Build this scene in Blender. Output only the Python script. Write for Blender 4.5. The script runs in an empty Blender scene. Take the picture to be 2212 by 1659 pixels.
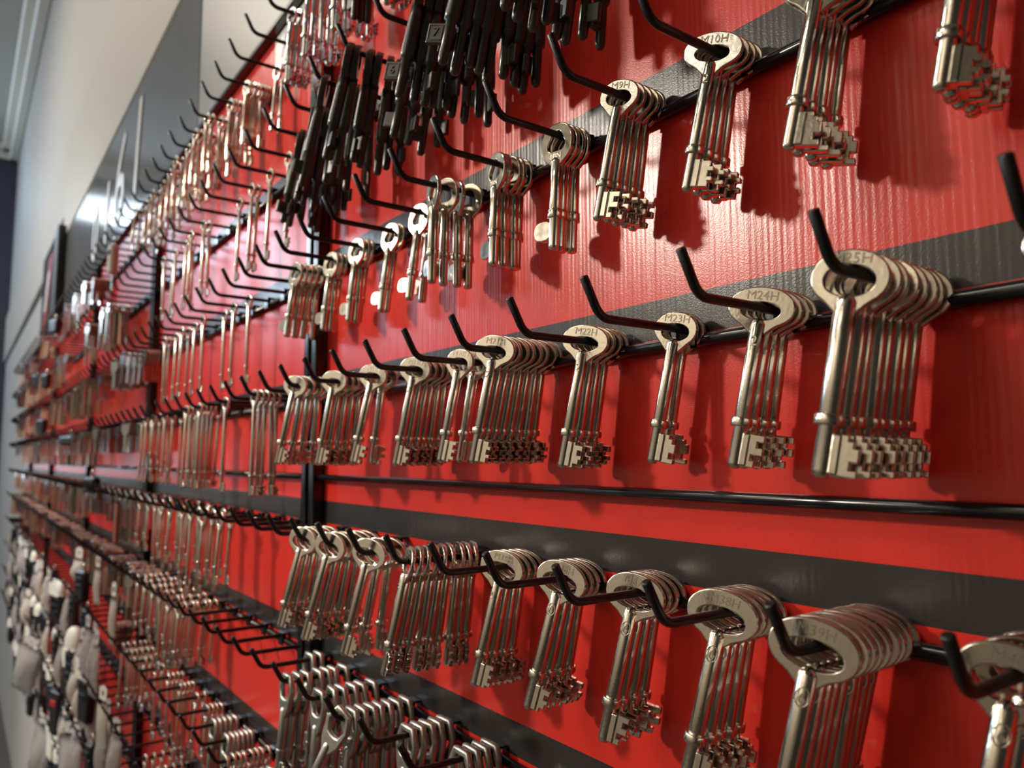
import bpy, bmesh, math, random
from mathutils import Matrix, Vector
random.seed(7)
PI = math.pi
D = 0.26            # distance from lens to the key wall; the rack was measured in this unit
CZ = 1.35           # lens height above the floor
scene = bpy.context.scene
COL = scene.collection

# ------------------------------------------------------------------ camera
cam_data = bpy.data.cameras.new('camera')
cam = bpy.data.objects.new('camera', cam_data)
COL.objects.link(cam)
yaw, pitch, roll = math.radians(35.993), math.radians(5.5), math.radians(-0.15)
F = Vector((-math.cos(yaw)*math.cos(pitch), math.sin(yaw)*math.cos(pitch), math.sin(pitch)))
Rv = Vector((math.sin(yaw), math.cos(yaw), 0))
Uv = Rv.cross(F)
R2 = Rv*math.cos(roll) + Uv*math.sin(roll)
U2 = -Rv*math.sin(roll) + Uv*math.cos(roll)
M = Matrix((R2, U2, -F)).transposed().to_4x4()
M.translation = Vector((0, -D, CZ))
cam.matrix_world = M
cam_data.sensor_width = 36
cam_data.lens = 1646.3/2212*36
cam_data.clip_start = 0.01
cam_data.dof.use_dof = True
cam_data.dof.focus_distance = 0.335
cam_data.dof.aperture_fstop = 12.0
scene.camera = cam

# ------------------------------------------------------------------ light
scene.view_settings.view_transform = 'Standard'
scene.view_settings.look = 'None'
scene.view_settings.gamma = 1
scene.view_settings.use_curve_mapping = False
scene.view_settings.exposure = 0.68
world = bpy.data.worlds.new('sky')
scene.world = world
world.use_nodes = True
bg = world.node_tree.nodes['Background']
bg.inputs[0].default_value = (0.72, 0.86, 1.0, 1)
bg.inputs[1].default_value = 2.3

def area(name, loc, target, sx, sy, watts, col):
    l = bpy.data.lights.new(name, 'AREA')
    l.shape = 'RECTANGLE'; l.size = sx; l.size_y = sy; l.energy = watts; l.color = col
    o = bpy.data.objects.new(name, l); COL.objects.link(o)
    o.location = loc
    d = Vector(target) - Vector(loc)
    o.rotation_euler = d.to_track_quat('-Z', 'Y').to_euler()
    return o
WARM = (1.0, 0.90, 0.76)
def spot(name, loc, target, watts, angle, radius, col):
    l = bpy.data.lights.new(name, 'SPOT')
    l.energy = watts; l.color = col; l.spot_size = math.radians(angle); l.spot_blend = 1.0; l.shadow_soft_size = radius
    o = bpy.data.objects.new(name, l); COL.objects.link(o)
    o.location = loc
    o.rotation_euler = (Vector(target) - Vector(loc)).to_track_quat('-Z', 'Y').to_euler()
    return o
spot('key_spot', (-1.75, -1.75, 2.30), (-0.62, 0, 1.33), 100, 42, 0.10, WARM)  # unseen key light; its soft cone stands in for shade at the right
area('ceiling_lamp', (-1.3, -1.7, 3.6), (-1.3, -1.6, 0), 1.2, 0.3, 13, WARM)
area('front_wall_fill', (-0.5, -2.55, 3.3), (-0.45, -3.4, 1.9), 1.6, 0.25, 30, WARM)  # unseen fill added on the front wall to brighten the key reflections
area('ceiling_lamp', (-3.4, -1.5, 3.6), (-3.4, -1.2, 0), 1.2, 0.3, 26, WARM)
spot('far_fill_spot', (-3.0, -2.2, 3.0), (-2.6, 0, 0.80), 150, 58, 0.12, (1.0, 0.94, 0.86))  # unseen fill added to brighten the packs on the far lower wall
area('window_light', (-6.9, -1.8, 3.0), (-4.4, 0, 1.5), 2.4, 1.1, 46, (0.66, 0.82, 1.0))

# ------------------------------------------------------------------ materials
def mat(name, col, rough=0.5, metal=0.0, spec=0.5, noise=None, bump=None, emit=None):
    m = bpy.data.materials.new(name); m.use_nodes = True
    nt = m.node_tree; b = nt.nodes['Principled BSDF']
    b.inputs['Base Color'].default_value = (*col, 1)
    b.inputs['Roughness'].default_value = rough
    b.inputs['Metallic'].default_value = metal
    b.inputs['Specular IOR Level'].default_value = spec
    if noise or bump:
        tc = nt.nodes.new('ShaderNodeTexCoord')
        n = nt.nodes.new('ShaderNodeTexNoise')
        n.inputs['Scale'].default_value = (noise or bump)[0]
        n.inputs['Detail'].default_value = 3
        nt.links.new(tc.outputs['Object'], n.inputs['Vector'])
        if noise:
            r = nt.nodes.new('ShaderNodeMapRange')
            r.inputs['To Min'].default_value = rough - noise[1]; r.inputs['To Max'].default_value = rough + noise[1]
            nt.links.new(n.outputs['Fac'], r.inputs['Value']); nt.links.new(r.outputs['Result'], b.inputs['Roughness'])
        if bump:
            bp = nt.nodes.new('ShaderNodeBump'); bp.inputs['Strength'].default_value = bump[1]; bp.inputs['Distance'].default_value = bump[2]
            nt.links.new(n.outputs['Fac'], bp.inputs['Height']); nt.links.new(bp.outputs['Normal'], b.inputs['Normal'])
    return m

NICKEL = mat('nickel_plate', (0.74, 0.70, 0.615), 0.17, 1.0, noise=(700, 0.07), bump=(900, 0.25, 0.0002))
NICKEL2 = mat('polished_nickel', (0.80, 0.75, 0.64), 0.13, 1.0, noise=(300, 0.05))
CHROME = mat('chrome_plate', (0.88, 0.88, 0.90), 0.07, 1.0)
STEEL = mat('zinc_steel', (0.47, 0.47, 0.43), 0.40, 1.0, noise=(250, 0.1), bump=(500, 0.3, 0.0003))
TANKEY = mat('brown_shaded_nickel', (0.50, 0.40, 0.31), 0.38, 1.0)  # nickel keys; brown shade and reflection between them put into the colour
BLACKKEY = mat('black_oxide', (0.042, 0.040, 0.036), 0.30, 0.0, 0.8, noise=(200, 0.08))
BLACK = mat('black_powder_coat', (0.008, 0.0075, 0.0075), 0.36, 0.0, 0.45, bump=(900, 0.2, 0.0002))
BLACKGLOSS = mat('black_gloss_paint', (0.006, 0.006, 0.0065), 0.2, 0.0, 0.5)
GREYGLOSS = mat('grey_gloss_sign', (0.125, 0.125, 0.122), 0.14, 0.0, 0.5)
GREYPALE = mat('pale_grey_sign', (0.22, 0.215, 0.20), 0.35, 0.0, 0.5)
WHITE = mat('white_vinyl', (0.80, 0.80, 0.80), 0.4)
CREAM = mat('cream_tone', (0.50, 0.48, 0.43), 0.6, bump=(60, 0.05, 0.002))
WALLP = mat('grey_white_paint', (0.50, 0.49, 0.47), 0.6, bump=(60, 0.05, 0.002))
CEIL = mat('ceiling_paint', (0.50, 0.50, 0.46), 0.7)
CORN = mat('cornice_paint', (0.80, 0.78, 0.70), 0.5)
BLUE = mat('dark_blue_paint', (0.055, 0.062, 0.105), 0.4)
DARKWALL = mat('dark_grey_paint', (0.06, 0.055, 0.05), 0.6)
MIDWALL = mat('taupe_paint', (0.55, 0.50, 0.42), 0.6)
STAMPSHADE = mat('shaded_nickel', (0.44, 0.40, 0.33), 0.4, 1.0)  # darker nickel for raised stamps; relief shading put into the colour
FLOORM = mat('grey_vinyl_floor', (0.09, 0.08, 0.07), 0.45, bump=(30, 0.1, 0.002))
PLAST = mat('black_plastic', (0.013, 0.013, 0.014), 0.33)
CARD = mat('white_card', (0.78, 0.76, 0.70), 0.5)
REDP = mat('red_plastic', (0.45, 0.015, 0.012), 0.3)
BAG = mat('cloudy_plastic', (0.62, 0.61, 0.62), 0.18, bump=(60, 0.6, 0.004))
BLUEINK = mat('blue_ink', (0.12, 0.16, 0.50), 0.4)
YEL = mat('yellow_brass', (0.80, 0.52, 0.10), 0.3, 1.0)

def board_material():
    m = bpy.data.materials.new('red_fluted_board'); m.use_nodes = True
    nt = m.node_tree; N = nt.nodes; L = nt.links; b = N['Principled BSDF']
    tc = N.new('ShaderNodeTexCoord'); sp = N.new('ShaderNodeSeparateXYZ'); L.new(tc.outputs['Object'], sp.inputs[0])
    def mth(op, a, bb=None, clamp=False):
        n = N.new('ShaderNodeMath'); n.operation = op; n.use_clamp = clamp
        for i, v in enumerate((a, bb)):
            if v is None: continue
            if isinstance(v, (int, float)): n.inputs[i].default_value = v
            else: L.new(v, n.inputs[i])
        return n.outputs[0]
    # printed charcoal stripes, one above every hook rail
    z = mth('ADD', sp.outputs['Z'], -(CZ + 0.2785*D) + 100*0.42*D)
    zz = mth('MODULO', z, 0.42*D)
    st = mth('GREATER_THAN', zz, 0.42*D - 0.0715*D)
    top = mth('LESS_THAN', sp.outputs['Z'], CZ + 1.25*D)
    st = mth('MULTIPLY', st, top)
    mx = N.new('ShaderNodeMix'); mx.data_type = 'RGBA'
    mx.inputs['A'].default_value = (0.62, 0.030, 0.020, 1); mx.inputs['B'].default_value = (0.030, 0.027, 0.027, 1)
    L.new(st, mx.inputs['Factor']); L.new(mx.outputs['Result'], b.inputs['Base Color'])
    # vertical flutes of the twin wall sheet
    fx = mth('MULTIPLY', sp.outputs['X'], 2*PI/0.0030)
    fl = mth('SINE', fx)
    ns = N.new('ShaderNodeTexNoise'); ns.inputs['Scale'].default_value = 95; ns.inputs['Detail'].default_value = 3
    mp = N.new('ShaderNodeMapping'); mp.inputs['Scale'].default_value = (1.6, 1, 0.12)
    L.new(tc.outputs['Object'], mp.inputs[0]); L.new(mp.outputs[0], ns.inputs['Vector'])
    h = mth('ADD', mth('MULTIPLY', fl, 0.028), mth('MULTIPLY', ns.outputs['Fac'], 0.55))
    n2 = N.new('ShaderNodeTexNoise'); n2.inputs['Scale'].default_value = 1500; L.new(tc.outputs['Object'], n2.inputs['Vector'])
    h = mth('ADD', h, mth('MULTIPLY', n2.outputs['Fac'], 0.10))
    bp = N.new('ShaderNodeBump'); bp.inputs['Strength'].default_value = 0.55; bp.inputs['Distance'].default_value = 0.0009
    L.new(h, bp.inputs['Height']); L.new(bp.outputs['Normal'], b.inputs['Normal'])
    b.inputs['Roughness'].default_value = 0.26
    b.inputs['Specular IOR Level'].default_value = 0.45
    return m
BOARD = board_material()

def glass_material():
    m = bpy.data.materials.new('window_glass'); m.use_nodes = True
    nt = m.node_tree; nt.nodes.clear()
    o = nt.nodes.new('ShaderNodeOutputMaterial'); mx = nt.nodes.new('ShaderNodeMixShader')
    t = nt.nodes.new('ShaderNodeBsdfTransparent'); g = nt.nodes.new('ShaderNodeBsdfGlossy'); g.inputs['Roughness'].default_value = 0.02
    fr = nt.nodes.new('ShaderNodeFresnel'); fr.inputs[0].default_value = 1.45
    nt.links.new(fr.outputs[0], mx.inputs[0]); nt.links.new(t.outputs[0], mx.inputs[1]); nt.links.new(g.outputs[0], mx.inputs[2])
    nt.links.new(mx.outputs[0], o.inputs[0])
    return m
GLASS = glass_material()

# ------------------------------------------------------------------ mesh helpers
def new_mesh(name, bm, material):
    me = bpy.data.meshes.new(name)
    bm.normal_update(); bm.to_mesh(me); bm.free()
    for m in (material if isinstance(material, (list, tuple)) else [material]): me.materials.append(m)
    return me
def obj(name, me, parent=None, mw=None):
    o = bpy.data.objects.new(name, me); COL.objects.link(o)
    if parent is not None: o.parent = parent
    if mw is not None: o.matrix_world = mw
    return o
def tag(o, label=None, cat=None, group=None, kind=None):
    if label: o['label'] = label
    if cat: o['category'] = cat
    if group: o['group'] = group
    if kind: o['kind'] = kind
    return o
def box(bm, x0, x1, y0, y1, z0, z1, mi=0):
    v = [bm.verts.new(p) for p in ((x0,y0,z0),(x1,y0,z0),(x1,y1,z0),(x0,y1,z0),(x0,y0,z1),(x1,y0,z1),(x1,y1,z1),(x0,y1,z1))]
    for f in ((0,3,2,1),(4,5,6,7),(0,1,5,4),(1,2,6,5),(2,3,7,6),(3,0,4,7)):
        fc = bm.faces.new([v[i] for i in f]); fc.material_index = mi
    return v
def bevel(bm, w, seg=1, edges=None):
    bmesh.ops.bevel(bm, geom=list(edges or bm.edges), offset=w, segments=seg, affect='EDGES', profile=0.5)
def structure(name, *boxes, material=None, bev=0):
    bm = bmesh.new()
    for b in boxes: box(bm, *b)
    if bev: bevel(bm, bev)
    return tag(obj(name, new_mesh(name, bm, material)), kind='structure')
def lathe(bm, prof, n=18, cx=0.0, cy=0.0):
    """revolve (r, z) pairs about a vertical axis"""
    rings = []
    for r, z in prof:
        if r < 1e-7: rings.append([bm.verts.new((cx, cy, z))])
        else: rings.append([bm.verts.new((cx + r*math.cos(2*PI*i/n), cy + r*math.sin(2*PI*i/n), z)) for i in range(n)])
    for a, b in zip(rings, rings[1:]):
        for i in range(n):
            j = (i+1) % n
            q = [a[i % len(a)], a[j % len(a)], b[j % len(b)], b[i % len(b)]]
            q = list(dict.fromkeys(q))
            if len(q) > 2:
                f = bm.faces.new(q); f.smooth = True
    for e in (rings[0], rings[-1]):
        if len(e) > 2: bm.faces.new(e if e is rings[0] else e[::-1])
def tube(bm, pts, r, n=10, caps=True):
    pts = [Vector(p) for p in pts]
    rings = []
    t0 = (pts[1]-pts[0]).normalized()
    u = t0.orthogonal().normalized()
    for i, p in enumerate(pts):
        t = (pts[min(i+1, len(pts)-1)] - pts[max(i-1, 0)]).normalized()
        u = (u - t*u.dot(t)).normalized(); w = t.cross(u)
        rings.append([bm.verts.new(p + r*(math.cos(2*PI*k/n)*u + math.sin(2*PI*k/n)*w)) for k in range(n)])
    for a, b in zip(rings, rings[1:]):
        for k in range(n):
            f = bm.faces.new((a[k], a[(k+1)%n], b[(k+1)%n], b[k])); f.smooth = True
    if caps:
        bm.faces.new(rings[0][::-1]); bm.faces.new(rings[-1])
def ring(bm, outer, inner, t, bv):
    """plate in the XZ plane between two loops of the same length, rounded edges, thickness t along Y"""
    n = len(outer); cols = []
    for (ox, oz), (ix, iz) in zip(outer, inner):
        d = Vector((ox-ix, 0, oz-iz)); L = d.length; d.normalize()
        I = Vector((ix, 0, iz)); O = Vector((ox, 0, oz)); b = min(bv, L*0.4)
        h = t/2
        P = [I + Vector((0, -(h-b), 0)), I + d*b*0.3 + Vector((0, -(h-b*0.3), 0)), I + d*b + Vector((0, -h, 0)),
             O - d*b + Vector((0, -h, 0)), O - d*b*0.3 + Vector((0, -(h-b*0.3), 0)), O + Vector((0, -(h-b), 0)),
             O + Vector((0, h-b, 0)), O - d*b*0.3 + Vector((0, h-b*0.3, 0)), O - d*b + Vector((0, h, 0)),
             I + d*b + Vector((0, h, 0)), I + d*b*0.3 + Vector((0, h-b*0.3, 0)), I + Vector((0, h-b, 0))]
        cols.append([bm.verts.new(p) for p in P])
    for i in range(n):
        a, c = cols[i], cols[(i+1) % n]
        for k in range(12):
            f = bm.faces.new((a[k], a[(k+1)%12], c[(k+1)%12], c[k])); f.smooth = k not in (2, 8)
def plate(bm, poly, y0, y1, bv=0.0003):
    vs = [bm.verts.new((x, y0, z)) for x, z in poly]
    f = bm.faces.new(vs)
    r = bmesh.ops.extrude_face_region(bm, geom=[f])
    nv = [v for v in r['geom'] if isinstance(v, bmesh.types.BMVert)]
    for v in nv: v.co.y = y1
    allf = set()
    for v in vs + nv:
        for ff in v.link_faces: allf.add(ff)
    bmesh.ops.recalc_face_normals(bm, faces=list(allf))
    if bv:
        ed = set()
        for ff in allf:
            for e in ff.edges: ed.add(e)
        bevel(bm, bv, 1, list(ed))
_fonts = {}
def text_into(bm, s, size, loc, depth=0.00035, shear=0.0, center=True, rot=0.0, sx=1.0, mi=0):
    """raised lettering in the XZ plane, read from the -Y side"""
    cu = bpy.data.curves.new('lettering', 'FONT'); cu.body = s; cu.size = size; cu.extrude = depth/2; cu.shear = shear
    cu.resolution_u = 2
    if center: cu.align_x = 'CENTER'; cu.align_y = 'CENTER'
    o = bpy.data.objects.new('lettering', cu); COL.objects.link(o)
    dg = bpy.context.evaluated_depsgraph_get(); me = o.evaluated_get(dg).to_mesh()
    mw = Matrix.Translation(loc) @ Matrix.Rotation(rot, 4, 'Y') @ Matrix.Rotation(PI/2, 4, 'X') @ Matrix.Diagonal((sx, 1, 1, 1))
    vs = [bm.verts.new(mw @ v.co) for v in me.vertices]
    for p in me.polygons:
        try: bm.faces.new([vs[i] for i in p.vertices]).material_index = mi
        except ValueError: pass
    o.evaluated_get(dg).to_mesh_clear()
    bpy.data.objects.remove(o); bpy.data.curves.remove(cu)

def W(x, z):            # rack units to metres on the wall
    return x*D, CZ + z*D

# ------------------------------------------------------------------ room
XL, XR, YF, ZC = -27*D, 2.6, -3.4, CZ + 9.45*D
structure('floor', (XL-0.2, XR, YF, 0.1, -0.1, 0), material=FLOORM)
structure('ceiling', (XL-0.2, XR, YF, 0.1, ZC, ZC+0.1), material=CEIL)
structure('wall_back', (XL-0.2, XR, 0.012, 0.12, 0, ZC), material=WALLP)
structure('wall_right', (XR, XR+0.1, YF, 0.12, 0, ZC), material=DARKWALL)
structure('wall_front', (XL-0.2, XR, YF-0.1, YF, 0, ZC), material=MIDWALL)
# shopfront end wall with two glazed openings
WY0, WY1 = -3.0, -0.42
zw = [CZ-0.16, CZ+0.04, CZ+1.92, CZ+2.25]
structure('wall_left', (XL-0.12, XL, WY1, 0.012, 0, ZC), (XL-0.12, XL, YF, WY0, 0, ZC), (XL-0.12, XL, WY0, WY1, 0, zw[0]),
          (XL-0.12, XL, WY0, WY1, zw[1], zw[2]), (XL-0.12, XL, WY0, WY1, zw[3], ZC), material=BLUE)
for k, (a, b) in enumerate(((zw[0], zw[1]), (zw[2], zw[3]))):
    bm = bmesh.new()
    for bx in ((WY0, WY0+.05, a, b), (WY1-.05, WY1, a, b), (WY0, WY1, a, a+.05), (WY0, WY1, b-.05, b), ((WY0+WY1)/2-.025, (WY0+WY1)/2+.025, a, b)):
        box(bm, XL-0.09, XL-0.03, *bx)
    w = tag(obj('window_%d' % (k+1), new_mesh('window_frame', bm, CREAM)), kind='structure')
    bm = bmesh.new(); box(bm, XL-0.064, XL-0.058, WY0+.05, WY1-.05, a+.05, b-.05)
    obj('window_pane', new_mesh('window_pane', bm, GLASS), w)
# cornice: stepped moulding along two walls
structure('trim_1', (XL, XR, -0.10, 0.012, ZC-0.06, ZC-0.001), (XL, XR, -0.05, 0.012, ZC-0.12, ZC-0.06), material=CORN, bev=0.01)
structure('trim_2', (XL, XL+0.10, YF, 0.0, ZC-0.06, ZC-0.002), (XL, XL+0.05, YF, 0.0, ZC-0.12, ZC-0.06), material=CORN, bev=0.01)
# shallow raised band above the sign boards, warmer in tone than the wall
structure('trim_3', (XL, XR, -0.006, 0.012, CZ+2.84*D, CZ+4.15*D), material=CREAM, bev=0.004)

# ------------------------------------------------------------------ sign boards above the rack
def board_thing(name, label, cat, x0, x1, z0, z1, m, y0=-0.004, y1=0.012):
    bm = bmesh.new(); box(bm, x0*D, x1*D, y0, y1, CZ+z0*D, CZ+z1*D); bevel(bm, 0.001)
    return tag(obj(name, new_mesh(name, bm, m)), label, cat)
sg = board_thing('sign_board', 'dark grey glossy sign board with tall white characters above the rack', 'sign', -10.9, -4.33, 1.80, 2.83, GREYGLOSS)
for s, x, zb, h in (('1', -6.20, 1.90, 1.08), ('6', -6.95, 1.86, 1.1), ('1', -7.6, 1.86, 0.83), ('0', -8.3, 1.86, 0.78)):
    bm = bmesh.new(); text_into(bm, s, h*D, Vector((x*D, -0.0052, CZ+(zb+h*0.36)*D)), 0.0015, 0.18)
    obj('character', new_mesh('character', bm, WHITE), sg)
board_thing('sign_board', 'plain lighter grey sign board right of the thin vertical seam', 'sign', -4.31, 2.0, 1.80, 2.83, GREYPALE)
ps = board_thing('poster', 'dark grey poster with a slanting red and white stripe, far end', 'poster', -14.1, -11.35, 1.80, 3.15, GREYGLOSS, -0.008)
bm = bmesh.new(); plate(bm, [((-13.75)*D, CZ+1.9*D), ((-13.2)*D, CZ+1.9*D), ((-12.4)*D, CZ+2.95*D), ((-13.1)*D, CZ+2.95*D)], -0.0095, -0.008, 0)
obj('red_stripe', new_mesh('red_stripe', bm, REDP), ps)
bm = bmesh.new(); plate(bm, [((-13.5)*D, CZ+2.2*D), ((-13.2)*D, CZ+2.2*D), ((-12.75)*D, CZ+2.75*D), ((-13.1)*D, CZ+2.75*D)], -0.0105, -0.0095, 0)
obj('white_stripe', new_mesh('white_stripe', bm, WHITE), ps)
bm = bmesh.new(); box(bm, -11.3*D, -10.95*D, -0.03, 0.012, CZ+1.82*D, CZ+2.95*D); bevel(bm, 0.003)
tag(obj('cover_strip', new_mesh('cover_strip', bm, PLAST)), 'black upright strip between the poster and the dark sign board', 'strip')

# ------------------------------------------------------------------ rack: boards, uprights, rails
XEND, XSTART = -16.4, 1.6
ZTOP, ZBOT = 1.765, -2.95
UP = [-14.6, -11.3, -7.9, -5.22, -2.49]
edges = [XEND] + UP + [XSTART]
BAYWORD = ['sixth', 'fifth', 'fourth', 'third', 'second', 'nearest']
for i in range(6):
    bm = bmesh.new(); box(bm, edges[i]*D+.0006, edges[i+1]*D-.0006, -0.0005, 0.0035, CZ+ZBOT*D, CZ+ZTOP*D)
    tag(obj('backing_board', new_mesh('backing_board', bm, BOARD)),
        'red fluted backing board with dark grey stripes, %s bay from the viewer' % BAYWORD[i], 'board', 'red backing boards of the rack')
for i, x in enumerate(UP):
    t = bpy.data.objects.new('upright_post', None); COL.objects.link(t); t.location = (x*D, 0, CZ+ZBOT*D)
    tag(t, 'black slotted upright post between the %s and %s bays of the rack' % (BAYWORD[i+1], BAYWORD[i]), 'post', 'uprights of the rack')
    H = (ZTOP-ZBOT)*D
    for sx in (-1, 1):
        bm = bmesh.new(); box(bm, min(sx*.0035, sx*.0145), max(sx*.0035, sx*.0145), -0.0115, -0.0006, 0, H); bevel(bm, 0.0015, 2)
        obj('channel_side', new_mesh('channel_side', bm, BLACKGLOSS), t)
    bm = bmesh.new(); box(bm, -.0034, .0034, -0.006, -0.0006, 0, H)
    obj('slot_strip', new_mesh('slot_strip', bm, BLACK), t)
RWIRE = 0.0018
# row: first hook x, spacing, height of tip (rack units), short description
ROWS = {'A': (-0.832, .2, 1.57, 'top hook row'), 'T': (-0.414, .198, 1.13, 'black-key row'), '1': (-0.158, .19, .687, 'M9H row'),
        '2': (-0.274, .19, .27, 'M24H row'), '3': (-0.347, .19, -.163, 'M38H row'), '4': (-0.651, .19, -.5686, 'hexagon-bow row'),
        '5': (-2.60, .2, -.98, 'row below hexagon-bow'), '6': (-3.2, .2, -1.40, 'two below hexagon-bow'),
        '7': (-5.0, .2, -1.82, 'three below hexagon-bow'), '8': (-7.0, .2, -2.24, 'lowest row')}
def zwire(r): return CZ + (ROWS[r][2]-.06)*D
def hx(r, i): return ROWS[r][0] - ROWS[r][1]*i
def rail(name, label, x0, x1, z, rad=0.0030, y=-0.0038):
    bm = bmesh.new(); tube(bm, [(x0, y, z), ((x0+x1)/2, y, z), (x1, y, z)], rad, 14)
    return tag(obj(name, new_mesh(name, bm, BLACKGLOSS)), label, 'rail', 'black rails of the rack')
for i in range(6):
    x0, x1 = edges[i]*D + (0.0146 if i else 0), edges[i+1]*D - (0.0146 if i < 5 else 0)
    for r in ROWS:
        if r in '678' and i == 5: continue
        rail('hook_rail', 'black rail carrying the %s, %s bay from the viewer' % (ROWS[r][3], BAYWORD[i]), x0, x1, zwire(r)-RWIRE-0.0030)
    rail('bare_rail', 'bare black rail without hooks below the M24H keys, %s bay from viewer' % BAYWORD[i], x0, x1, CZ-.0636*D, 0.0026, -0.006)
    bm = bmesh.new(); box(bm, x0, x1, -0.010, 0.003, CZ+ZTOP*D, CZ+(ZTOP+.025)*D); bevel(bm, 0.001)
    tag(obj('top_frame', new_mesh('top_frame', bm, BLACKGLOSS)), 'thin black top edge of the rack, %s bay from the viewer' % BAYWORD[i], 'frame', 'top frame of the rack')
# blue and white sticker on the red board, upper left of the post
st = tag(obj('sticker', (lambda bm: (plate(bm, [(-2.70*D, CZ+1.755*D), (-3.06*D, CZ+1.755*D), (-3.06*D, CZ+1.60*D), (-2.76*D, CZ+1.62*D)], -0.0012, -0.0006, 0), new_mesh('sticker', bm, WHITE))[1])(bmesh.new())),
         'white and blue sticker at the top edge of the red board', 'sticker')
bm = bmesh.new(); text_into(bm, 'AL', 0.035, Vector((-2.9*D, -0.0014, CZ+1.68*D)), 0.0003)
obj('lettering', new_mesh('sticker_lettering', bm, BLUEINK), st)

# ------------------------------------------------------------------ hooks
def hook_points(n=7):
    yt, ye, dz = -.2545*D, -.2215*D, .06*D
    p = [(0, -0.003, 0), (0, -0.02, 0), (0, -0.04, 0)]
    a = math.atan2(dz, ye - yt); R = 0.0085; tl = R*math.tan(a/2)
    y0 = ye + tl
    for k in range(n+1):
        t = a*k/n
        p.append((0, y0 - R*math.sin(t), R*(1-math.cos(t))))
    p.append((0, yt, dz))
    return p
bm = bmesh.new(); tube(bm, hook_points(), RWIRE, 12); bevel(bm, 0.0004, 1, [e for e in bm.edges if len([f for f in e.link_faces if len(f.verts) > 4]) == 1])
HOOK_WIRE = new_mesh('wire', bm, BLACK)
bm = bmesh.new(); box(bm, -.0055, .0055, -0.0082, -0.0069, -.0085, .0030); box(bm, -.0055, .0055, -0.0069, -0.0012, .0018, .0030); bevel(bm, 0.0003)
HOOK_CLIP = new_mesh('clip_plate', bm, BLACKGLOSS)
ONES = ['', 'first', 'second', 'third', 'fourth', 'fifth', 'sixth', 'seventh', 'eighth', 'ninth', 'tenth', 'eleventh', 'twelfth', 'thirteenth', 'fourteenth',
        'fifteenth', 'sixteenth', 'seventeenth', 'eighteenth', 'nineteenth', 'twentieth']
def ordw(n):
    if n <= 20: return ONES[n]
    t, u = divmod(n, 10)
    if u == 0: return {3: 'thirtieth', 4: 'fortieth', 5: 'fiftieth', 6: 'sixtieth', 7: 'seventieth'}[t]
    return {2: 'twenty', 3: 'thirty', 4: 'forty', 5: 'fifty', 6: 'sixty', 7: 'seventy'}[t] + '-' + ONES[u]
POST = UP[-1]
def hook_desc(r, i):
    x0, s, _, d = ROWS[r]
    x = hx(r, i)
    if x > POST:
        last = int((x0-POST)/s)                      # index of the hook next to the post
        return ordw(last-i+1) + ' hook right of upright, ' + d
    firstl = max(0, int((x0-POST)/s)+1) if x0 > POST else 0
    return ordw(i-firstl+1) + ' hook left of upright, ' + d
VIS0 = {'A': 5, 'T': 3, '1': 1, '2': 0, '3': 0, '4': 3, '5': 0, '6': 0, '7': 0, '8': 0}
far_hooks = []
hook_count = 0
for r in ROWS:
    i = VIS0[r]
    while hx(r, i) > XEND+.1:
        x, z = hx(r, i)*D, zwire(r)
        if hx(r, i) > -8.0 and min(abs(hx(r, i)-u) for u in UP) > 0.0:
            t = bpy.data.objects.new('wire_hook', None); COL.objects.link(t); t.location = (x, 0, z)
            tag(t, 'black wire hook, ' + hook_desc(r, i), 'hook', 'black wire hooks on the rails')
            obj('wire', HOOK_WIRE, t); obj('clip_plate', HOOK_CLIP, t); hook_count += 1
        elif min(abs(x-u*D) for u in UP) > .020: far_hooks.append((x, z))
        i += 1
bm = bmesh.new()
for x, z in far_hooks: tube(bm, [(x, y, z+zz) for _, y, zz in hook_points(2)], RWIRE, 5)
tag(obj('distant_hooks', new_mesh('distant_hooks', bm, BLACK)), 'mass of small black hooks along the far end of the rack', 'hooks', None, 'stuff')

# ------------------------------------------------------------------ key builders: dict part name -> mesh, origin where the key rests on its wire
def loop(n, f): return [f(2*PI*(i+.5)/n) for i in range(n)]
def ell(cx, cz, a, b, p=2.0):
    def f(t):
        c, s = math.cos(t), math.sin(t)
        return (cx + a*math.copysign(abs(c)**(2/p), c), cz + b*math.copysign(abs(s)**(2/p), s))
    return f
def necked(f, w, h):
    def g(t):
        x, z = f(t)
        if math.sin(t) < 0 and abs(x) < w: z -= h*(0.5+0.5*math.cos(PI*x/w))
        return (x, z)
    return g
BITS = [
 [(0,0),(.62,0),(.62,.12),(1,.12),(1,.30),(.78,.30),(.78,.45),(1,.45),(1,.62),(.78,.62),(.78,.8),(1,.8),(1,1),(0,1)],
 [(0,0),(1,0),(1,.18),(.72,.18),(.72,.36),(1,.36),(1,.70),(.8,.70),(.8,.86),(.6,.86),(.6,1),(0,1)],
 [(0,0),(.55,0),(.55,.16),(.85,.16),(.85,.34),(1,.34),(1,.52),(.7,.52),(.7,.68),(1,.68),(1,.9),(.5,.9),(.5,1),(0,1)],
 [(0,.05),(.8,.05),(.8,.25),(1,.25),(1,.42),(.74,.42),(.74,.58),(1,.58),(1,.76),(.82,.76),(.82,.95),(.45,.95),(.45,1),(0,1)],
 [(0,0),(.7,0),(.7,.22),(.5,.22),(.5,.38),(1,.38),(1,.62),(.7,.62),(.7,.78),(1,.78),(1,1),(0,1)],
]
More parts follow.
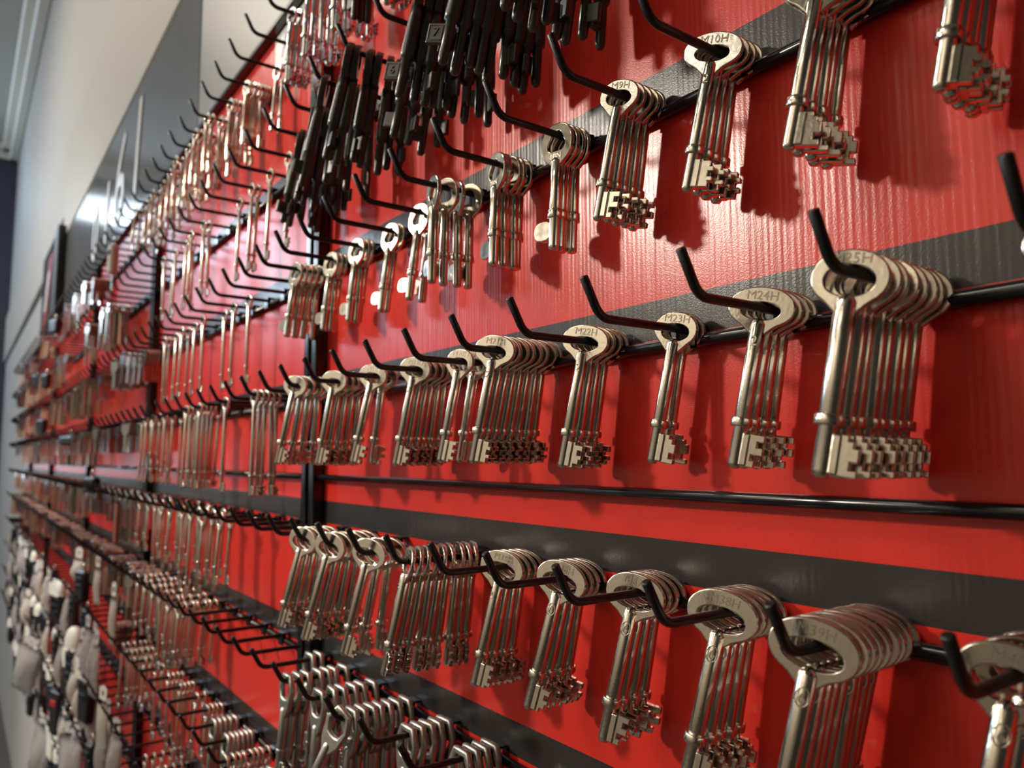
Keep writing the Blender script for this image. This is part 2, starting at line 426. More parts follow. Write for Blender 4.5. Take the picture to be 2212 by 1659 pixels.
def stem_mesh(name, ztop, L, r1, r2, zc, m, n=18, tip='round'):
    bm = bmesh.new()
    pr = [(0, ztop+r1*.9), (r1*.45, ztop+r1*.8), (r1*.8, ztop+r1*.5), (r1, ztop), (r1*.98, zc+.001), (r2, zc), (r2, -L+r2*.9)]
    if tip == 'round': pr += [(r2*.92, -L+r2*.5), (r2*.65, -L+r2*.15), (0, -L)]
    else: pr += [(r2, -L+.0008), (r2*.7, -L), (0, -L)]
    lathe(bm, pr[::-1], n)
    return new_mesh(name, bm, m)
def collar_mesh(r, zc, h, m, n=18):
    bm = bmesh.new(); lathe(bm, [(r*.8, zc-h/2), (r*.94, zc-h/2), (r, zc-h/2+.0004), (r, zc+h/2-.0004), (r*.94, zc+h/2), (r*.8, zc+h/2)], n)
    return new_mesh('collar', bm, m)
def bit_mesh(k, x0, w, z0, h, th, m, mirror=False, rib=True, bv=.00035):
    bm = bmesh.new(); s = -1 if mirror else 1
    poly = [(s*(x0+px*w), z0+pz*h) for px, pz in BITS[k % len(BITS)]]
    if mirror: poly = poly[::-1]
    plate(bm, poly, -th/2, th/2, bv)
    if rib:
        b2 = bmesh.new(); xs = sorted((s*(x0+.02*w), s*(x0+.36*w)))
        box(b2, xs[0], xs[1], -th*.8, th*.8, z0+h*.02, z0+h*.98); bevel(b2, .0005, 2)
        tmp = bpy.data.meshes.new('tmp'); b2.to_mesh(tmp); b2.free(); bm.from_mesh(tmp); bpy.data.meshes.remove(tmp)
    return new_mesh('bit', bm, m)
def merge(bm, b2):
    tmp = bpy.data.meshes.new('tmp'); b2.to_mesh(tmp); b2.free(); bm.from_mesh(tmp); bpy.data.meshes.remove(tmp)

def key_mortice(code, a, hb, ha, top, bot, L, r, kbit, num='', m=None, n=48, sx=0.0):
    m = m or NICKEL
    bz = (top - 2*hb - bot)/2; b = (top + 2*hb + bot)/2
    bm = bmesh.new()
    out = loop(n, necked(ell(0, bz, a, b, 2.1), .0075, .0035)); inn = loop(n, ell(0, -hb, ha, hb, 2.2))
    ring(bm, out, inn, .0024, .0006)
    if code: text_into(bm, code, .0047, Vector((0, -.00125, top*.42)), .0004, mi=1)
    parts = {'bow': new_mesh('bow', bm, [m, STAMPSHADE])}
    zs = -2*hb - bot + .0012; zc = -L + .0172
    parts['stem'] = stem_mesh('stem', zs, L, r, r*.86, zc, m)
    if num:
        bm = bmesh.new(); text_into(bm, num, .0052, Vector((0, -r-.00005, zs-.0065)), .0006); ring(bm, [(.9*x, z) for x, z in loop(20, ell(0, zs-.0062, .0026, .0031))] if num == '6' else loop(20, ell(0, zs-.0062, .0001, .0001)), loop(20, ell(0, zs-.0062, .0019, .0027)) if num == '6' else loop(20, ell(0, zs-.0062, .00005, .00005)), .0004, .0001)
        for v in bm.verts:
            if abs(v.co.y) < .001: v.co.y -= r*.97
        parts['numeral'] = new_mesh('numeral', bm, m)
    parts['collar'] = collar_mesh(r*1.33, zc, .0034, m)
    parts['bit'] = bit_mesh(kbit, r*.5, .0080, -L+.0014, .0122, .0028, m)
    return parts
def key_tri(code, L, kbit):           # round bow with a triangular hole, bit on the left
    m = NICKEL2; n = 48
    def tri(t):
        k = 1 + .16*math.cos(3*(t - PI/2))
        return (.0052*k*math.cos(t), -.0052 + .0052*k*math.sin(t))
    bm = bmesh.new(); s = -min(0, 0)
    inn = loop(n, tri); zt = max(z for _, z in inn); inn = [(x, z-zt) for x, z in inn]
    ring(bm, loop(n, necked(ell(0, -.0066, .0100, .0108, 2.2), .006, .002)), inn, .0026, .0006)
    if code: text_into(bm, code, .0040, Vector((0, -.00135, -.0136)), .0004, mi=1)
    parts = {'bow': new_mesh('bow', bm, [m, STAMPSHADE])}
    zc = -L + .0185
    parts['stem'] = stem_mesh('stem', -.0165, L, .0031, .0027, zc, m, tip='flat')
    parts['collar'] = collar_mesh(.0038, zc, .0046, m)
    bm = bmesh.new(); c = loop(22, ell(-.0068, -L+.0105, .0058, .0052, 2.6))
    plate(bm, c, -.0013, .0013, .0004)
    parts['bit'] = new_mesh('bit', bm, m)
    return parts
def key_black(num, L, kbit, left=True, turn=0.0):
    m = BLACKKEY; n = 6
    bm = bmesh.new()
    hexo = [(0, .004), (.0095, -.004), (.0080, -.0165), (.0030, -.0235), (-.0030, -.0235), (-.0080, -.0165), (-.0095, -.004)]
    hexi = [(0, 0), (.0050, -.0058), (.0040, -.0110), (.0012, -.0135), (-.0012, -.0135), (-.0040, -.0110), (-.0050, -.0058)]
    ring(bm, hexo, hexi, .0050, .0008)
    parts = {'bow': new_mesh('bow', bm, m)}
    zstep = -L*.70
    bm = bmesh.new(); lathe(bm, [(0, -L), (.0017, -L+.0004), (.0026, -L+.0018), (.0028, -L+.004), (.0027, zstep-.0004), (.0040, zstep), (.0042, zstep+.003), (.0037, -.030), (.0034, -.021), (0, -.0205)], 18)
    parts['stem'] = new_mesh('stem', bm, m)
    bm = bmesh.new(); s = -1 if left else 1
    w = .0118 if num else .0085
    xs = sorted((s*.0015, s*w))
    box(bm, xs[0], xs[1], -.0016, .0016, zstep-(.013 if num else .016), zstep-(.002 if num else .006)); bevel(bm, .0006, 2)
    if num:
        xc = s*.0068; zc = zstep-.0075
        ring(bm, [(xc-.0040, zc-.0042), (xc+.0040, zc-.0042), (xc+.0040, zc+.0042), (xc-.0040, zc+.0042)], [(xc-.0036, zc-.0038), (xc+.0036, zc-.0038), (xc+.0036, zc+.0038), (xc-.0036, zc+.0038)], .0040, .0001)
        text_into(bm, num, .0068, Vector((xc, -.0019, zc)), .0004)
    bmesh.ops.rotate(bm, verts=bm.verts[:], cent=(0, 0, 0), matrix=Matrix.Rotation(math.radians(turn), 3, 'Z'))
    parts['bit'] = new_mesh('bit', bm, m)
    return parts
def key_small(L, m, a=.0062, rs=.0020, kbit=0, n=24, bw=.0062, bh=.0085):
    bm = bmesh.new(); hb = a*.62
    ring(bm, loop(n, necked(ell(0, -hb*1.0-.0002, a*1.06, a*1.12), .0045, .002)), loop(n, ell(0, -hb, a*.66, hb)), .0024, .0006)
    parts = {'bow': new_mesh('bow', bm, m)}
    parts['stem'] = stem_mesh('stem', -hb-a*1.0, L, rs, rs*.92, -L+.018, m, 12)
    parts['bit'] = bit_mesh(kbit, rs*.5, bw, -L+.0015, bh, .0022, m, rib=False)
    parts['collar'] = collar_mesh(rs*1.4, -L+.018, .0026, m, 12)
    return parts
def key_hex(L, kbit):
    m = STEEL; n = 6
    hexo = [(.0062, .0036), (.0108, -.0065), (.0078, -.0195), (.0034, -.0265), (-.0034, -.0265), (-.0078, -.0195), (-.0108, -.0065), (-.0062, .0036)]
    hexi = [(.0036, 0), (.0072, -.0068), (.0052, -.0128), (.0016, -.0138), (-.0016, -.0138), (-.0052, -.0128), (-.0072, -.0068), (-.0036, 0)]
    bm = bmesh.new(); ring(bm, hexo, hexi, .0040, .0013)
    for f in bm.faces: f.smooth = len(f.verts) == 4 and f.smooth
    parts = {'bow': new_mesh('bow', bm, m)}
    parts['stem'] = stem_mesh('stem', -.022, L, .0035, .0031, -L+.022, m)
    parts['collar'] = collar_mesh(.0038, -L+.022, .0034, m)
    parts['bit'] = bit_mesh(kbit, .0015, .010, -L+.0015, .014, .0024, m)
    return parts
def key_flat(m, n=14):
    bm = bmesh.new()
    ring(bm, loop(n, ell(0, -.009, .0125, .0125, 2.6)), loop(n, ell(0, -.0022, .0040, .0022)), .0022, .0004)
    plate(bm, [(-.0042, -.020), (.0042, -.020), (.0042, -.045), (.0022, -.049), (-.0022, -.049), (-.0042, -.045)], -.0009, .0009, 0)
    return {'bow': new_mesh('flat_key', bm, m)}

def key_matrix(x, y, z, a, b, yawd):
    dn = Vector((a, b, -1)).normalized(); zx = -dn
    xx = Vector((math.cos(math.radians(yawd)), math.sin(math.radians(yawd)), 0))
    xx = (xx - zx*xx.dot(zx)).normalized(); yy = zx.cross(xx)
    mw = Matrix((xx, yy, zx)).transposed().to_4x4(); mw.translation = Vector((x, y, z))
    return mw
def place_key(name, parts, mw, label, group):
    if len(parts) == 1:
        o = obj(name, list(parts.values())[0]); o.matrix_world = mw
    else:
        o = bpy.data.objects.new(name, None); COL.objects.link(o); o.matrix_world = mw; o.empty_display_size = .01
        for pn, me in parts.items(): obj(pn, me, o)
    tag(o, label, 'key', group)
    return o
cache = {}
def get(kind, code, num, k):
    key = (kind, code, num, k)
    if key in cache: return cache[key]
    if kind == 'M': p = key_mortice(code, .0122, .0031, .0069, .0062, .0034, .0610 + .001*(k % 3), .0029, k, '2' if code else '')
    elif kind == 'Mr': p = key_mortice(code, .0096, .0034, .0058, .0056, .0030, .0605, .0028, k)
    elif kind == 'M3': p = key_mortice(code, .0135, .0042, .0090, .0066, .0034, .0655, .0032, k, num)
    elif kind == 'Mc': p = key_mortice(code, .0112, .0046, .0070, .0052, .0034, .0640, .0033, k)
    elif kind == 'N': p = key_tri(code, .0620 - .0015*(k % 2), k)
    elif kind == 'B': p = key_black(num, .078 + .003*(k % 3), k, k % 2 == 0 or bool(num), 62 if num else (62, 20, 95, 40, 130, -10)[k])
    elif kind == 'C': p = key_small(.068, CHROME, .0075, .0030, k, 28, .0085, .011)
    elif kind == 'G': p = key_black('', .086, k)
    elif kind == 'L': p = key_small(.090, NICKEL, .0065, .0020, k)
    elif kind == 'S': p = key_small(.068, NICKEL, .0078, .0021, k)
    elif kind == 'H': p = key_hex(.072, k)
    elif kind == 'F': p = key_flat(TANKEY)
    cache[key] = p
    return p
LOOK = {'Mc': 'nickel mortice key', 'M': 'nickel mortice key', 'Mr': 'nickel mortice key', 'M3': 'nickel mortice key', 'N': 'polished round-bow key', 'B': 'black tubular key', 'C': 'chrome key',
        'L': 'long thin key', 'S': 'thin nickel key', 'H': 'steel hexagon-bow key', 'F': 'tan flat key', 'G': 'black tubular key'}
NAME = {'Mc': 'mortice_key', 'M': 'mortice_key', 'Mr': 'mortice_key', 'M3': 'mortice_key', 'N': 'round_bow_key', 'B': 'tubular_key', 'C': 'chrome_key', 'L': 'long_key', 'S': 'thin_key', 'H': 'hexagon_bow_key', 'F': 'flat_key', 'G': 'tubular_key'}
POSE = {'Mc': (-.15, -.10, 20), 'M': (-.17, -.10, 24), 'Mr': (-.16, -.09, 22), 'M3': (-.20, -.13, 24), 'N': (-.01, -.03, 12), 'B': (-.02, -.05, -26), 'C': (-.02, -.03, 10), 'L': (-.01, -.02, 10),
        'S': (-.03, -.05, 10), 'H': (-.03, -.06, 4), 'F': (0, -.02, 6), 'G': (-.02, -.04, 10)}
# row, hook, kind, count, y of front and rear key in mm, stamp, numeral
BUNCH = [
('1',1,'M',6,-26.0,-8.5,'',''),('1',2,'M',5,-25.3,-8.5,'',''),('1',3,'M',4,-21.1,-8.5,'M10H',''),('1',4,'Mr',5,-25.3,-8.5,'M9H',''),('1',5,'N',4,-21.3,-10.0,'8BN',''),
('1',6,'N',5,-25.0,-9.0,'7BN',''),('1',7,'N',4,-36.4,-11.0,'6BN',''),('1',8,'N',2,-18.0,-10.0,'',''),('1',9,'N',2,-14.0,-10.0,'',''),
('1',10,'N',3,-18.0,-9.5,'',''),('1',11,'N',3,-18.0,-9.5,'',''),('1',12,'N',5,-29.5,-10.0,'',''),
('2',0,'M',4,-24.0,-8.5,'',''),('2',1,'Mc',8,-47.0,-8.5,'M25H',''),('2',2,'M',4,-22.0,-8.5,'M24H',''),('2',3,'Mr',2,-13.0,-8.5,'M23H',''),
('2',4,'M',4,-21.1,-8.5,'M22H',''),('2',5,'M',8,-39.0,-8.5,'M21H',''),('2',6,'Mr',3,-29.0,-8.5,'M20H',''),('2',7,'M',6,-31.0,-8.5,'M19H',''),
('2',8,'M',2,-35.8,-28.3,'M18H',''),('2',9,'M',5,-42.5,-22.4,'',''),('2',10,'M',4,-53.0,-34.5,'',''),
('3',0,'M3',3,-30.9,-8.5,'M40H','6'),('3',1,'M3',9,-44.0,-8.5,'M39H','6'),('3',2,'M3',5,-25.3,-8.5,'M38H','6'),('3',3,'M3',4,-21.1,-8.5,'M37H','6'),
('3',4,'M3',4,-21.1,-8.5,'M36H','6'),('3',5,'M3',4,-21.1,-8.5,'M35H','5'),('3',6,'M3',9,-50.5,-8.5,'M34H','5'),('3',7,'M3',3,-51.0,-37.0,'',''),
('3',8,'M3',6,-55.6,-30.0,'',''),('3',9,'M3',5,-55.5,-37.0,'',''),
('4',4,'H',4,-28.0,-9.5,'',''),('4',5,'H',5,-34.3,-9.5,'',''),('4',6,'H',8,-54.0,-10.0,'',''),('4',7,'H',6,-49.7,-11.0,'',''),
('4',8,'H',7,-54.0,-11.0,'',''),('4',9,'H',2,-18.0,-11.0,'',''),
('T',3,'B',8,-54.0,-10.0,'',''),('T',4,'B',9,-56.0,-10.0,'','7'),('T',5,'B',9,-56.0,-10.0,'','6'),('T',6,'B',4,-31.5,-10.0,'',''),('T',7,'B',7,-55.9,-12.4,'',''),('T',8,'B',4,-52.5,-16.0,'',''),('T',9,'B',7,-40.0,-11.0,'',''),('T',10,'B',5,-32.0,-11.0,'',''),
('A',5,'C',4,-32.0,-12.0,'',''),('A',5,'G',3,-46.0,-38.0,'',''),('A',6,'C',6,-42.0,-12.0,'',''),('A',7,'C',5,-44.0,-18.0,'',''),('A',8,'C',6,-40.0,-12.0,'',''),
('A',10,'S',2,-17.0,-11.0,'',''),('A',11,'S',7,-32.0,-10.0,'',''),('A',12,'S',6,-34.0,-10.0,'',''),('A',13,'S',6,-46.0,-12.0,'',''),('A',14,'S',6,-46.0,-14.0,'',''),
('A',15,'S',5,-42.0,-14.0,'',''),('A',16,'S',5,-46.0,-14.0,'',''),('A',17,'S',5,-42.0,-14.0,'',''),('A',18,'S',5,-40.0,-14.0,'',''),('A',19,'S',5,-44.0,-14.0,'',''),
('A',20,'S',5,-42.0,-14.0,'',''),('A',21,'S',5,-50.0,-14.0,'',''),
('T',11,'L',1,-25.0,-25.0,'',''),('T',12,'L',1,-25.0,-25.0,'',''),('T',13,'L',2,-27.0,-21.0,'',''),('T',14,'L',1,-24.0,-24.0,'',''),('T',16,'L',2,-36.0,-30.0,'',''),('T',17,'L',1,-38.0,-38.0,'',''),
('T',18,'L',2,-32.0,-24.0,'',''),('T',19,'L',1,-34.0,-34.0,'',''),('T',20,'L',2,-38.0,-26.0,'',''),
('1',15,'L',1,-25.0,-25.0,'',''),('1',16,'L',1,-26.0,-26.0,'',''),('1',17,'L',1,-22.0,-22.0,'',''),('1',18,'L',1,-33.0,-33.0,'',''),('1',19,'L',1,-30.0,-30.0,'',''),('1',20,'L',2,-34.0,-26.0,'',''),
('1',21,'L',1,-30.0,-30.0,'',''),('1',22,'L',2,-34.0,-28.0,'',''),
('2',12,'L',5,-53.0,-34.0,'',''),('2',14,'L',1,-50.0,-50.0,'',''),('2',16,'L',4,-50.0,-36.0,'',''),('2',17,'L',8,-52.0,-16.0,'',''),('2',18,'L',3,-36.0,-24.0,'',''),('2',20,'L',3,-44.0,-24.0,'',''),
('2',21,'S',4,-48.0,-24.0,'',''),('2',22,'L',4,-48.0,-20.0,'',''),('2',23,'L',3,-44.0,-20.0,'',''),
('3',14,'S',2,-46.0,-36.0,'',''),('3',15,'S',3,-50.0,-30.0,'',''),('3',16,'L',4,-50.0,-26.0,'',''),('3',17,'L',4,-48.0,-20.0,'',''),('3',18,'S',4,-50.0,-18.0,'',''),('3',19,'S',4,-50.0,-20.0,'',''),
('3',20,'L',4,-48.0,-20.0,'',''),('3',21,'S',3,-46.0,-20.0,'',''),('3',22,'S',4,-48.0,-16.0,'',''),
('4',15,'S',7,-52.0,-14.0,'',''),('4',16,'S',6,-52.0,-14.0,'',''),('4',17,'L',6,-52.0,-14.0,'',''),('4',18,'S',6,-50.0,-14.0,'',''),('4',19,'S',6,-50.0,-14.0,'',''),('4',20,'S',6,-50.0,-14.0,'',''),
('5',0,'H',6,-46.0,-12.0,'',''),('5',1,'S',8,-50.0,-12.0,'',''),('5',2,'H',6,-34.0,-12.0,'',''),('5',3,'H',5,-32.0,-12.0,'',''),('5',4,'S',4,-26.0,-12.0,'',''),('5',5,'S',2,-24.0,-16.0,'',''),
('5',6,'L',4,-30.0,-16.0,'',''),('5',7,'L',4,-32.0,-16.0,'',''),('5',8,'L',3,-36.0,-20.0,'',''),('5',9,'S',4,-40.0,-18.0,'',''),('5',10,'S',6,-48.0,-14.0,'',''),('5',11,'L',6,-50.0,-14.0,'',''),
('6',0,'S',6,-50.0,-12.0,'',''),('6',1,'S',7,-50.0,-12.0,'',''),('6',2,'S',6,-44.0,-12.0,'',''),('6',3,'S',5,-40.0,-12.0,'',''),('6',4,'L',4,-40.0,-14.0,'',''),('6',5,'L',4,-44.0,-14.0,'',''),
]
rnd = random.Random(11)
n_keys = 0
for bi, (r, i, kind, n, yf, yb, code, num) in enumerate(BUNCH):
    x, z = hx(r, i)*D, zwire(r) + RWIRE
    a0, b0, w0 = POSE[kind]
    kb = rnd.randrange(5)
    ja, jb = rnd.uniform(-.02, .02), rnd.uniform(-.02, .02)
    for j in range(n):
        y = (yf + (yb-yf)*j/max(1, n-1))/1000
        if n >= 6 and 0 < j < n-1: y += rnd.uniform(-.22, .22)*(yb-yf)/(n-1)/1000
        f = 1 if j else 0
        s = .5 if kind in ('M', 'M3', 'Mr', 'Mc') else 1.0
        a = a0 + ja + rnd.gauss(0, .018)*s*f; q = j/max(1, n-1)
        if kind in ('M', 'M3', 'Mr', 'Mc'): b = b0*(1.5 - 1.25*q) + jb*.5 + rnd.gauss(0, .008); a = a0*(.85+.15*q) + ja + rnd.gauss(0, .012)*f
        else: b = b0*(1 - .25*q) + jb + rnd.gauss(0, .02)*f
        # keep the tip clear of the board
        b = min(b, (-.006 - y)/.066)
        w = w0 + rnd.gauss(0, 3.0)*s*f
        if kind == 'B': a -= .09*(1-j/n); b = min(b - .12*(1-j/n), (-.006 - y)/.08)
        if kind == 'N' and i >= 8: a -= .04; b -= .06
        if (r, i) == ('4', 6) and j == 0: a, b, w = -.42, -.30, 20
        if (r, i) == ('3', 6): w -= 42; a += .06; b += .02
        if (r, i) == ('1', 7): w += (-22, 6, -30, 14)[j]
        if (r, i) == ('1', 6): w += (-14, -20, 0, -8, 0)[j]
        kk = kb if kind in ('M', 'M3', 'Mr', 'Mc', 'N') else (bi*7+j) % 6
        nn = num if (kind != 'B' or j in (0, 1, 3)) else ''
        parts = get(kind, code, nn, kk if kind != 'B' else (0 if nn == '6' else kk))
        rank = 'frontmost' if j == 0 else ordw(j+1)
        if n == 1: lab = 'single %s on the %s' % (LOOK[kind], hook_desc(r, i))
        elif code: lab = '%s %s from the front of the bunch stamped %s' % (rank, LOOK[kind], code) if j else 'frontmost %s of the bunch stamped %s' % (LOOK[kind], code)
        else: lab = ('%s %s from front, %s' if j else '%s %s, %s') % (rank, LOOK[kind], hook_desc(r, i))
        if kind == 'G': pass
        place_key(NAME[kind], parts, key_matrix(x, y, z, a, b, w), lab,
                  ('keys stamped ' + code) if code else ('%ss on the %s' % (LOOK[kind], ROWS[r][3])))
        n_keys += 1

# distant keys: far too many and too blurred to count
bm = bmesh.new(); proto = bpy.data.meshes.new('proto')
b2 = bmesh.new(); ring(b2, loop(8, ell(0, -.009, .0125, .0125, 2.6)), loop(8, ell(0, -.0022, .0040, .0022)), .0022, .0003)
plate(b2, [(-.0042, -.020), (.0042, -.020), (.0042, -.047), (-.0042, -.047)], -.0009, .0009, 0); b2.to_mesh(proto); b2.free()
b3 = bmesh.new(); ring(b3, loop(8, ell(0, -.005, .008, .009)), loop(8, ell(0, -.004, .004, .004)), .0022, .0003)
lathe(b3, [(.002, -.072), (.002, -.013)], 6); proto2 = bpy.data.meshes.new('proto2'); b3.to_mesh(proto2); b3.free()
def append_at(bm, me, mw, mi=0):
    vs = [bm.verts.new(mw @ v.co) for v in me.vertices]
    for p in me.polygons:
        f = bm.faces.new([vs[k] for k in p.vertices]); f.material_index = mi
used = {(b[0], b[1]) for b in BUNCH}
far = random.Random(5)
for r in ('A', 'T', '1', '2', '3', '4', '5', '6', '7'):
    i = 0
    while hx(r, i) > XEND+.2:
        x = hx(r, i)
        lim = {'A': -5.9, 'T': -5.0, '1': -4.6, '2': -4.8, '3': -4.6, '4': -4.5, '5': -5.0, '6': -4.5, '7': -99}[r]
        if x < lim and (r, i) not in used and far.random() < {'A': .42, 'T': .6, '1': .72, '2': .72, '3': .7, '4': .85, '5': .6, '6': .35}.get(r, 0) and not (r in '67' and x < -4.9) and not (r == '5' and x < -5.6):
            n = far.choice((5, 8, 11, 13)); y0 = far.uniform(-.056, -.03)
            me, mi = (proto, far.choice((0, 0, 1))) if far.random() < .62 else (proto2, 1)
            if r in 'T' and x > -6: me, mi = proto2, 1
            for j in range(n):
                y = y0 + (-.012-y0)*j/n
                append_at(bm, me, key_matrix(x*D, y, zwire(r)+RWIRE, far.gauss(0, .03), far.gauss(-.02, .02), 8+far.gauss(0, 4)), mi if j else 1)
        i += 1
tag(obj('distant_keys', new_mesh('distant_keys', bm, [TANKEY, NICKEL])), 'blurred mass of small keys hanging along the far end of the rack', 'keys', None, 'stuff')

# ------------------------------------------------------------------ key fobs and packs hanging at the far lower end
def rbox(bm, x0, x1, y0, y1, z0, z1, bv, seg=3, taper=1.0, mi=0):
    v = box(bm, x0, x1, y0, y1, z0, z1, mi)
    for p in v[:4]:
        p.co.x = (x0+x1)/2 + (p.co.x-(x0+x1)/2)*taper
    ed = {e for q in v for e in q.link_edges}
    bevel(bm, bv, seg, list(ed))
def fob(x, y, z, w, h, label, header=None, dome=False, red=False, blade=True, m=None, d=.016, buttons=3, cat='key fob', name='key_fob', yawd=14):
    t = bpy.data.objects.new(name, None); COL.objects.link(t); t.location = (x, y, CZ+z); t.rotation_euler = (0, 0, math.radians(yawd))
    tag(t, label, cat, 'key fobs and packs at the far lower end')
    bm = bmesh.new(); rbox(bm, -w/2, w/2, -d/2, d/2, -h, 0, min(d*.35, .006), 3, .78)
    obj('body', new_mesh('fob_body', bm, m or PLAST), t)
    for k in range(buttons):
        bm = bmesh.new(); rbox(bm, -w*.28, w*.28, -d/2-.0015, -d/2+.001, -h*(.28+.22*k)-h*.07, -h*(.28+.22*k)+h*.07, .001, 2)
        obj('button', new_mesh('button', bm, REDP if red else BLACKGLOSS), t)
    bm = bmesh.new(); tube(bm, [(.006*math.cos(q), 0, .006+.007*math.sin(q)) for q in [2*PI*k/16 for k in range(17)]], .0012, 6, False)
    obj('split_ring', new_mesh('split_ring', bm, NICKEL), t)
    if header:
        bm = bmesh.new(); rbox(bm, -w*.62, w*.62, -d/2-.002, -d/2-.0005, -h*.16, h*.22, .0006, 1)
        o = obj('header_card', new_mesh('header_card', bm, CARD), t)
    if dome:
        bm = bmesh.new(); lathe(bm, [(w*.50, -h*.10), (w*.54, h*.0), (w*.52, h*.18), (w*.40, h*.36), (w*.2, h*.45), (0, h*.47)], 18)
        for q in bm.verts: q.co.y *= .5
        obj('dome_cap', new_mesh('dome_cap', bm, CARD), t)
    if blade:
        bm = bmesh.new(); plate(bm, [(-.004, -h-.036), (.003, -h-.038), (.005, -h-.03), (.004, -h-.024), (.005, -h-.018), (.004, -h-.01), (.005, -h+.004), (-.005, -h+.004)], -.0011, .0011, .0003)
        obj('key_blade', new_mesh('key_blade', bm, NICKEL), t)
    return t
def card(x, y, z, w, h, label, m, curl=.006, name='blister_card', cat='card', yawd=12, lean=0.0, folds=0):
    """thin bent sheet with its own thickness, on a punched header"""
    t = bpy.data.objects.new(name, None); COL.objects.link(t); t.location = (x, y, CZ+z); t.rotation_euler = (0, lean, math.radians(yawd))
    tag(t, label, cat, 'key fobs and packs at the far lower end')
    bm = bmesh.new(); nx, nz = 8, 10; g = []
    rr = random.Random(int(abs(x*1000)))
    for iz in range(nz+1):
        row = []
        for ix in range(nx+1):
            u, v = ix/nx-.5, iz/nz
            yy = -curl*math.sin(PI*v)*math.cos(PI*u) + (rr.uniform(-1, 1)*folds)
            row.append(bm.verts.new((u*w*(1-.12*v), yy, -h*v)))
        g.append(row)
    for iz in range(nz):
        for ix in range(nx):
            f = bm.faces.new((g[iz][ix], g[iz+1][ix], g[iz+1][ix+1], g[iz][ix+1])); f.smooth = True
    bmesh.ops.solidify(bm, geom=list(bm.faces), thickness=.0012 if not folds else .006)
    obj('sheet', new_mesh('sheet', bm, m), t)
    bm = bmesh.new(); ring(bm, [(-w*.3, .004), (w*.3, .004), (w*.3, .022), (0, .026), (-w*.3, .022)], [(-.004, .010), (.004, .010), (.004, .017), (0, .019), (-.004, .017)], .0014, .0002)
    obj('hanger_tab', new_mesh('hanger_tab', bm, m), t)
    return t
fob(-1.560, -.052, -.372, .052, .088, 'large black remote fob under a cream header card, low left', header=True, blade=False, buttons=2)
fob(-1.755, -.052, -.366, .056, .078, 'black four-button fob under a white dome cap', dome=True, blade=False, buttons=4)
fob(-1.96, -.055, -.500, .052, .090, 'oval dark remote with a red face, low left', red=True, blade=False, buttons=1)
fob(-2.03, -.050, -.300, .040, .070, 'black flip fob hanging left of the dome-capped fob')
fob(-1.70, -.050, -.215, .044, .060, 'short black fob above the dome-capped fob', buttons=2)
fob(-2.46, -.045, -.600, .050, .060, 'black fob wrapped in a lilac plastic pack', buttons=2)
fob(-2.10, -.055, -.640, .034, .060, 'black fob with blade near the lower left bags')
fob(-1.43, -.058, -.455, .026, .060, 'slim black fob handle near the bottom edge', buttons=1, blade=False)
fob(-1.640, -.050, -.035, .050, .030, 'wide black fob box below the pink reflections', buttons=0)
fob(-2.01, -.052, .052, .100, .022, 'long black fob strip above the window reflections', buttons=0, blade=False)
fob(-2.50, -.052, .395, .060, .040, 'squat black fob box on the far upper rows', buttons=0, blade=False)
fob(-3.03, -.052, .285, .060, .045, 'left of two black fob boxes, far middle rows', buttons=0, blade=False)
fob(-2.68, -.052, .255, .050, .045, 'right of two black fob boxes, far middle rows', buttons=0, blade=False)
fob(-2.75, -.052, .120, .060, .050, 'lowest black fob box on the far middle rows', buttons=0, blade=False)
fob(-1.515, -.050, .385, .020, .055, 'black and white fob below the top hook row', buttons=1, m=CARD)
card(-1.345, -.058, -.372, .046, .070, 'cream card with a rounded corner, right of the large black fob', CARD)
card(-1.745, -.052, -.200, .060, .045, 'white crumpled card far above the dome cap', CARD, .014)
card(-1.50, -.052, -.190, .030, .060, 'white narrow card with a red lower edge', CARD)
card(-1.33, -.052, -.215, .026, .070, 'small bright white tag beside thin keys', CARD)
card(-1.46, -.054, -.310, .028, .085, 'tall pale grey strip card right of the dome cap', BAG)
card(-2.40, -.075, -.490, .095, .120, 'lilac cloudy plastic pack draped over lower hooks', BAG, .02, yawd=30, lean=.25)
card(-2.85, -.055, -.430, .080, .090, 'white rounded pack at the far left of lower rows', CARD, .02)
card(-3.10, -.055, -.300, .090, .110, 'pale cloudy pack highest at the far left', BAG, .02)
card(-2.33, -.052, -.330, .060, .070, 'white card pack between far black fobs', CARD, .012)
card(-2.62, -.055, -.330, .060, .070, 'pale grey card pack behind the white card pack', BAG, .012)
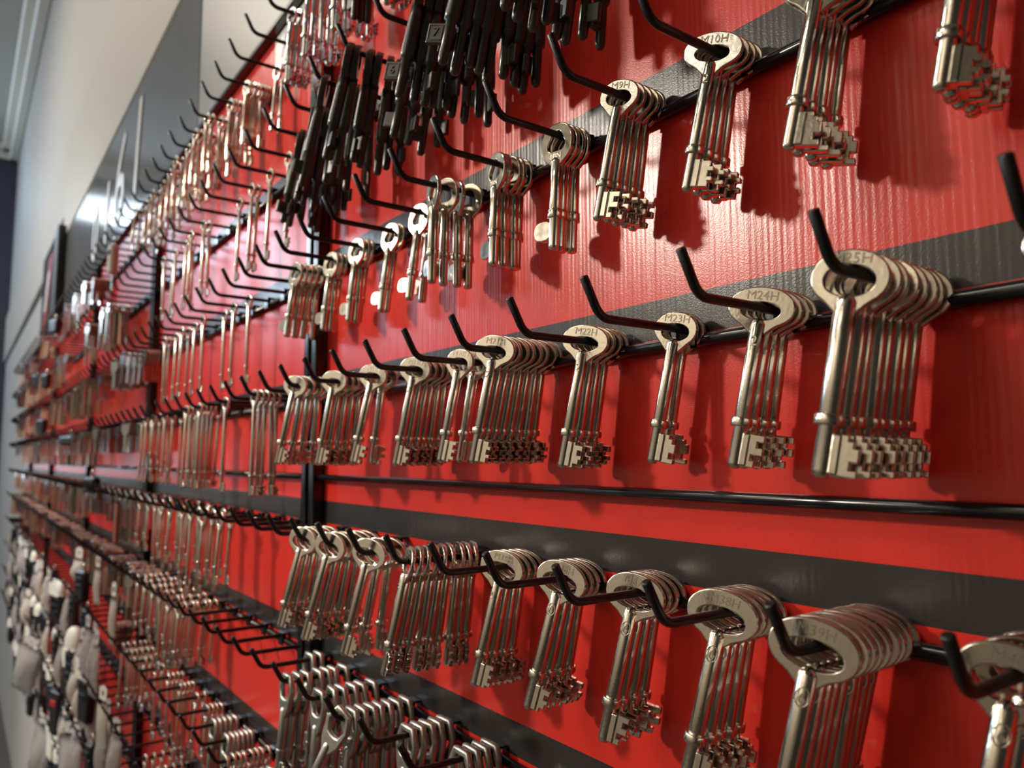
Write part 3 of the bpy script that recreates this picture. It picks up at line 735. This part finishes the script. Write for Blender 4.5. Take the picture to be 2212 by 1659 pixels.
card(-2.10, -.056, -.620, .110, .130, 'clear crinkled bag at the lower left corner', BAG, .02, 'plastic_bag', 'bag', 20, .3, .003)
card(-1.70, -.056, -.520, .085, .130, 'clear crinkled bag under the large black fob', BAG, .02, 'plastic_bag', 'bag', 20, -.1, .003)
card(-1.60, -.056, -.330, .050, .070, 'pinkish clear pack right of the dome-capped fob', BAG, .016, 'plastic_bag', 'bag', 10, 0, .001)
pk = random.Random(21)
for r, x_from, step in (('5', -5.6, 1), ('6', -4.9, 1), ('7', -5.2, 1), ('8', -7.0, 1)):
    i = 0
    while hx(r, i) > -15.2:
        if hx(r, i) < x_from and pk.random() < .72:
            x, z = hx(r, i)*D, zwire(r)-CZ-.012
            ty = pk.choice(('fob', 'fob', 'capped', 'card', 'bag', 'clear', 'headed'))
            d = hook_desc(r, i); y = pk.uniform(-.058, -.040); yw = pk.uniform(0, 12)
            if ty == 'fob': fob(x, y, z, pk.uniform(.032, .046), pk.uniform(.05, .075), 'black fob with key blade, ' + d, buttons=2, yawd=yw)
            elif ty == 'capped': fob(x, y, z-.02, .046, pk.uniform(.05, .07), 'black fob under white cap, ' + d, dome=True, blade=False, buttons=3, yawd=yw)
            elif ty == 'headed': fob(x, y, z-.02, .046, .075, 'black fob with cream header card, ' + d, header=True, blade=False, buttons=2, yawd=yw)
            elif ty == 'card': card(x, y, z-.018, pk.uniform(.034, .045), pk.uniform(.06, .09), 'white card pack, ' + d, CARD, .012, yawd=yw)
            elif ty == 'bag': card(x, y, z-.018, .046, pk.uniform(.08, .11), 'cloudy plastic pack, ' + d, BAG, .012, 'plastic_bag', 'bag', yw, pk.uniform(-.06, .06))
            else: card(x, y, z-.018, .046, pk.uniform(.08, .11), 'crinkled clear bag, ' + d, BAG, .012, 'plastic_bag', 'bag', yw, pk.uniform(-.06, .06), .002)
        i += 1
for k in range(3):
    card(-1.40+.04*k, -.040, -.496-.006*k, .006, .035, ('leftmost', 'middle', 'rightmost')[k] + ' of three yellow brass strips at the bottom edge', YEL, .001, 'brass_strip', 'strip')
print('hooks', hook_count, 'far', len(far_hooks), 'keys', n_keys)
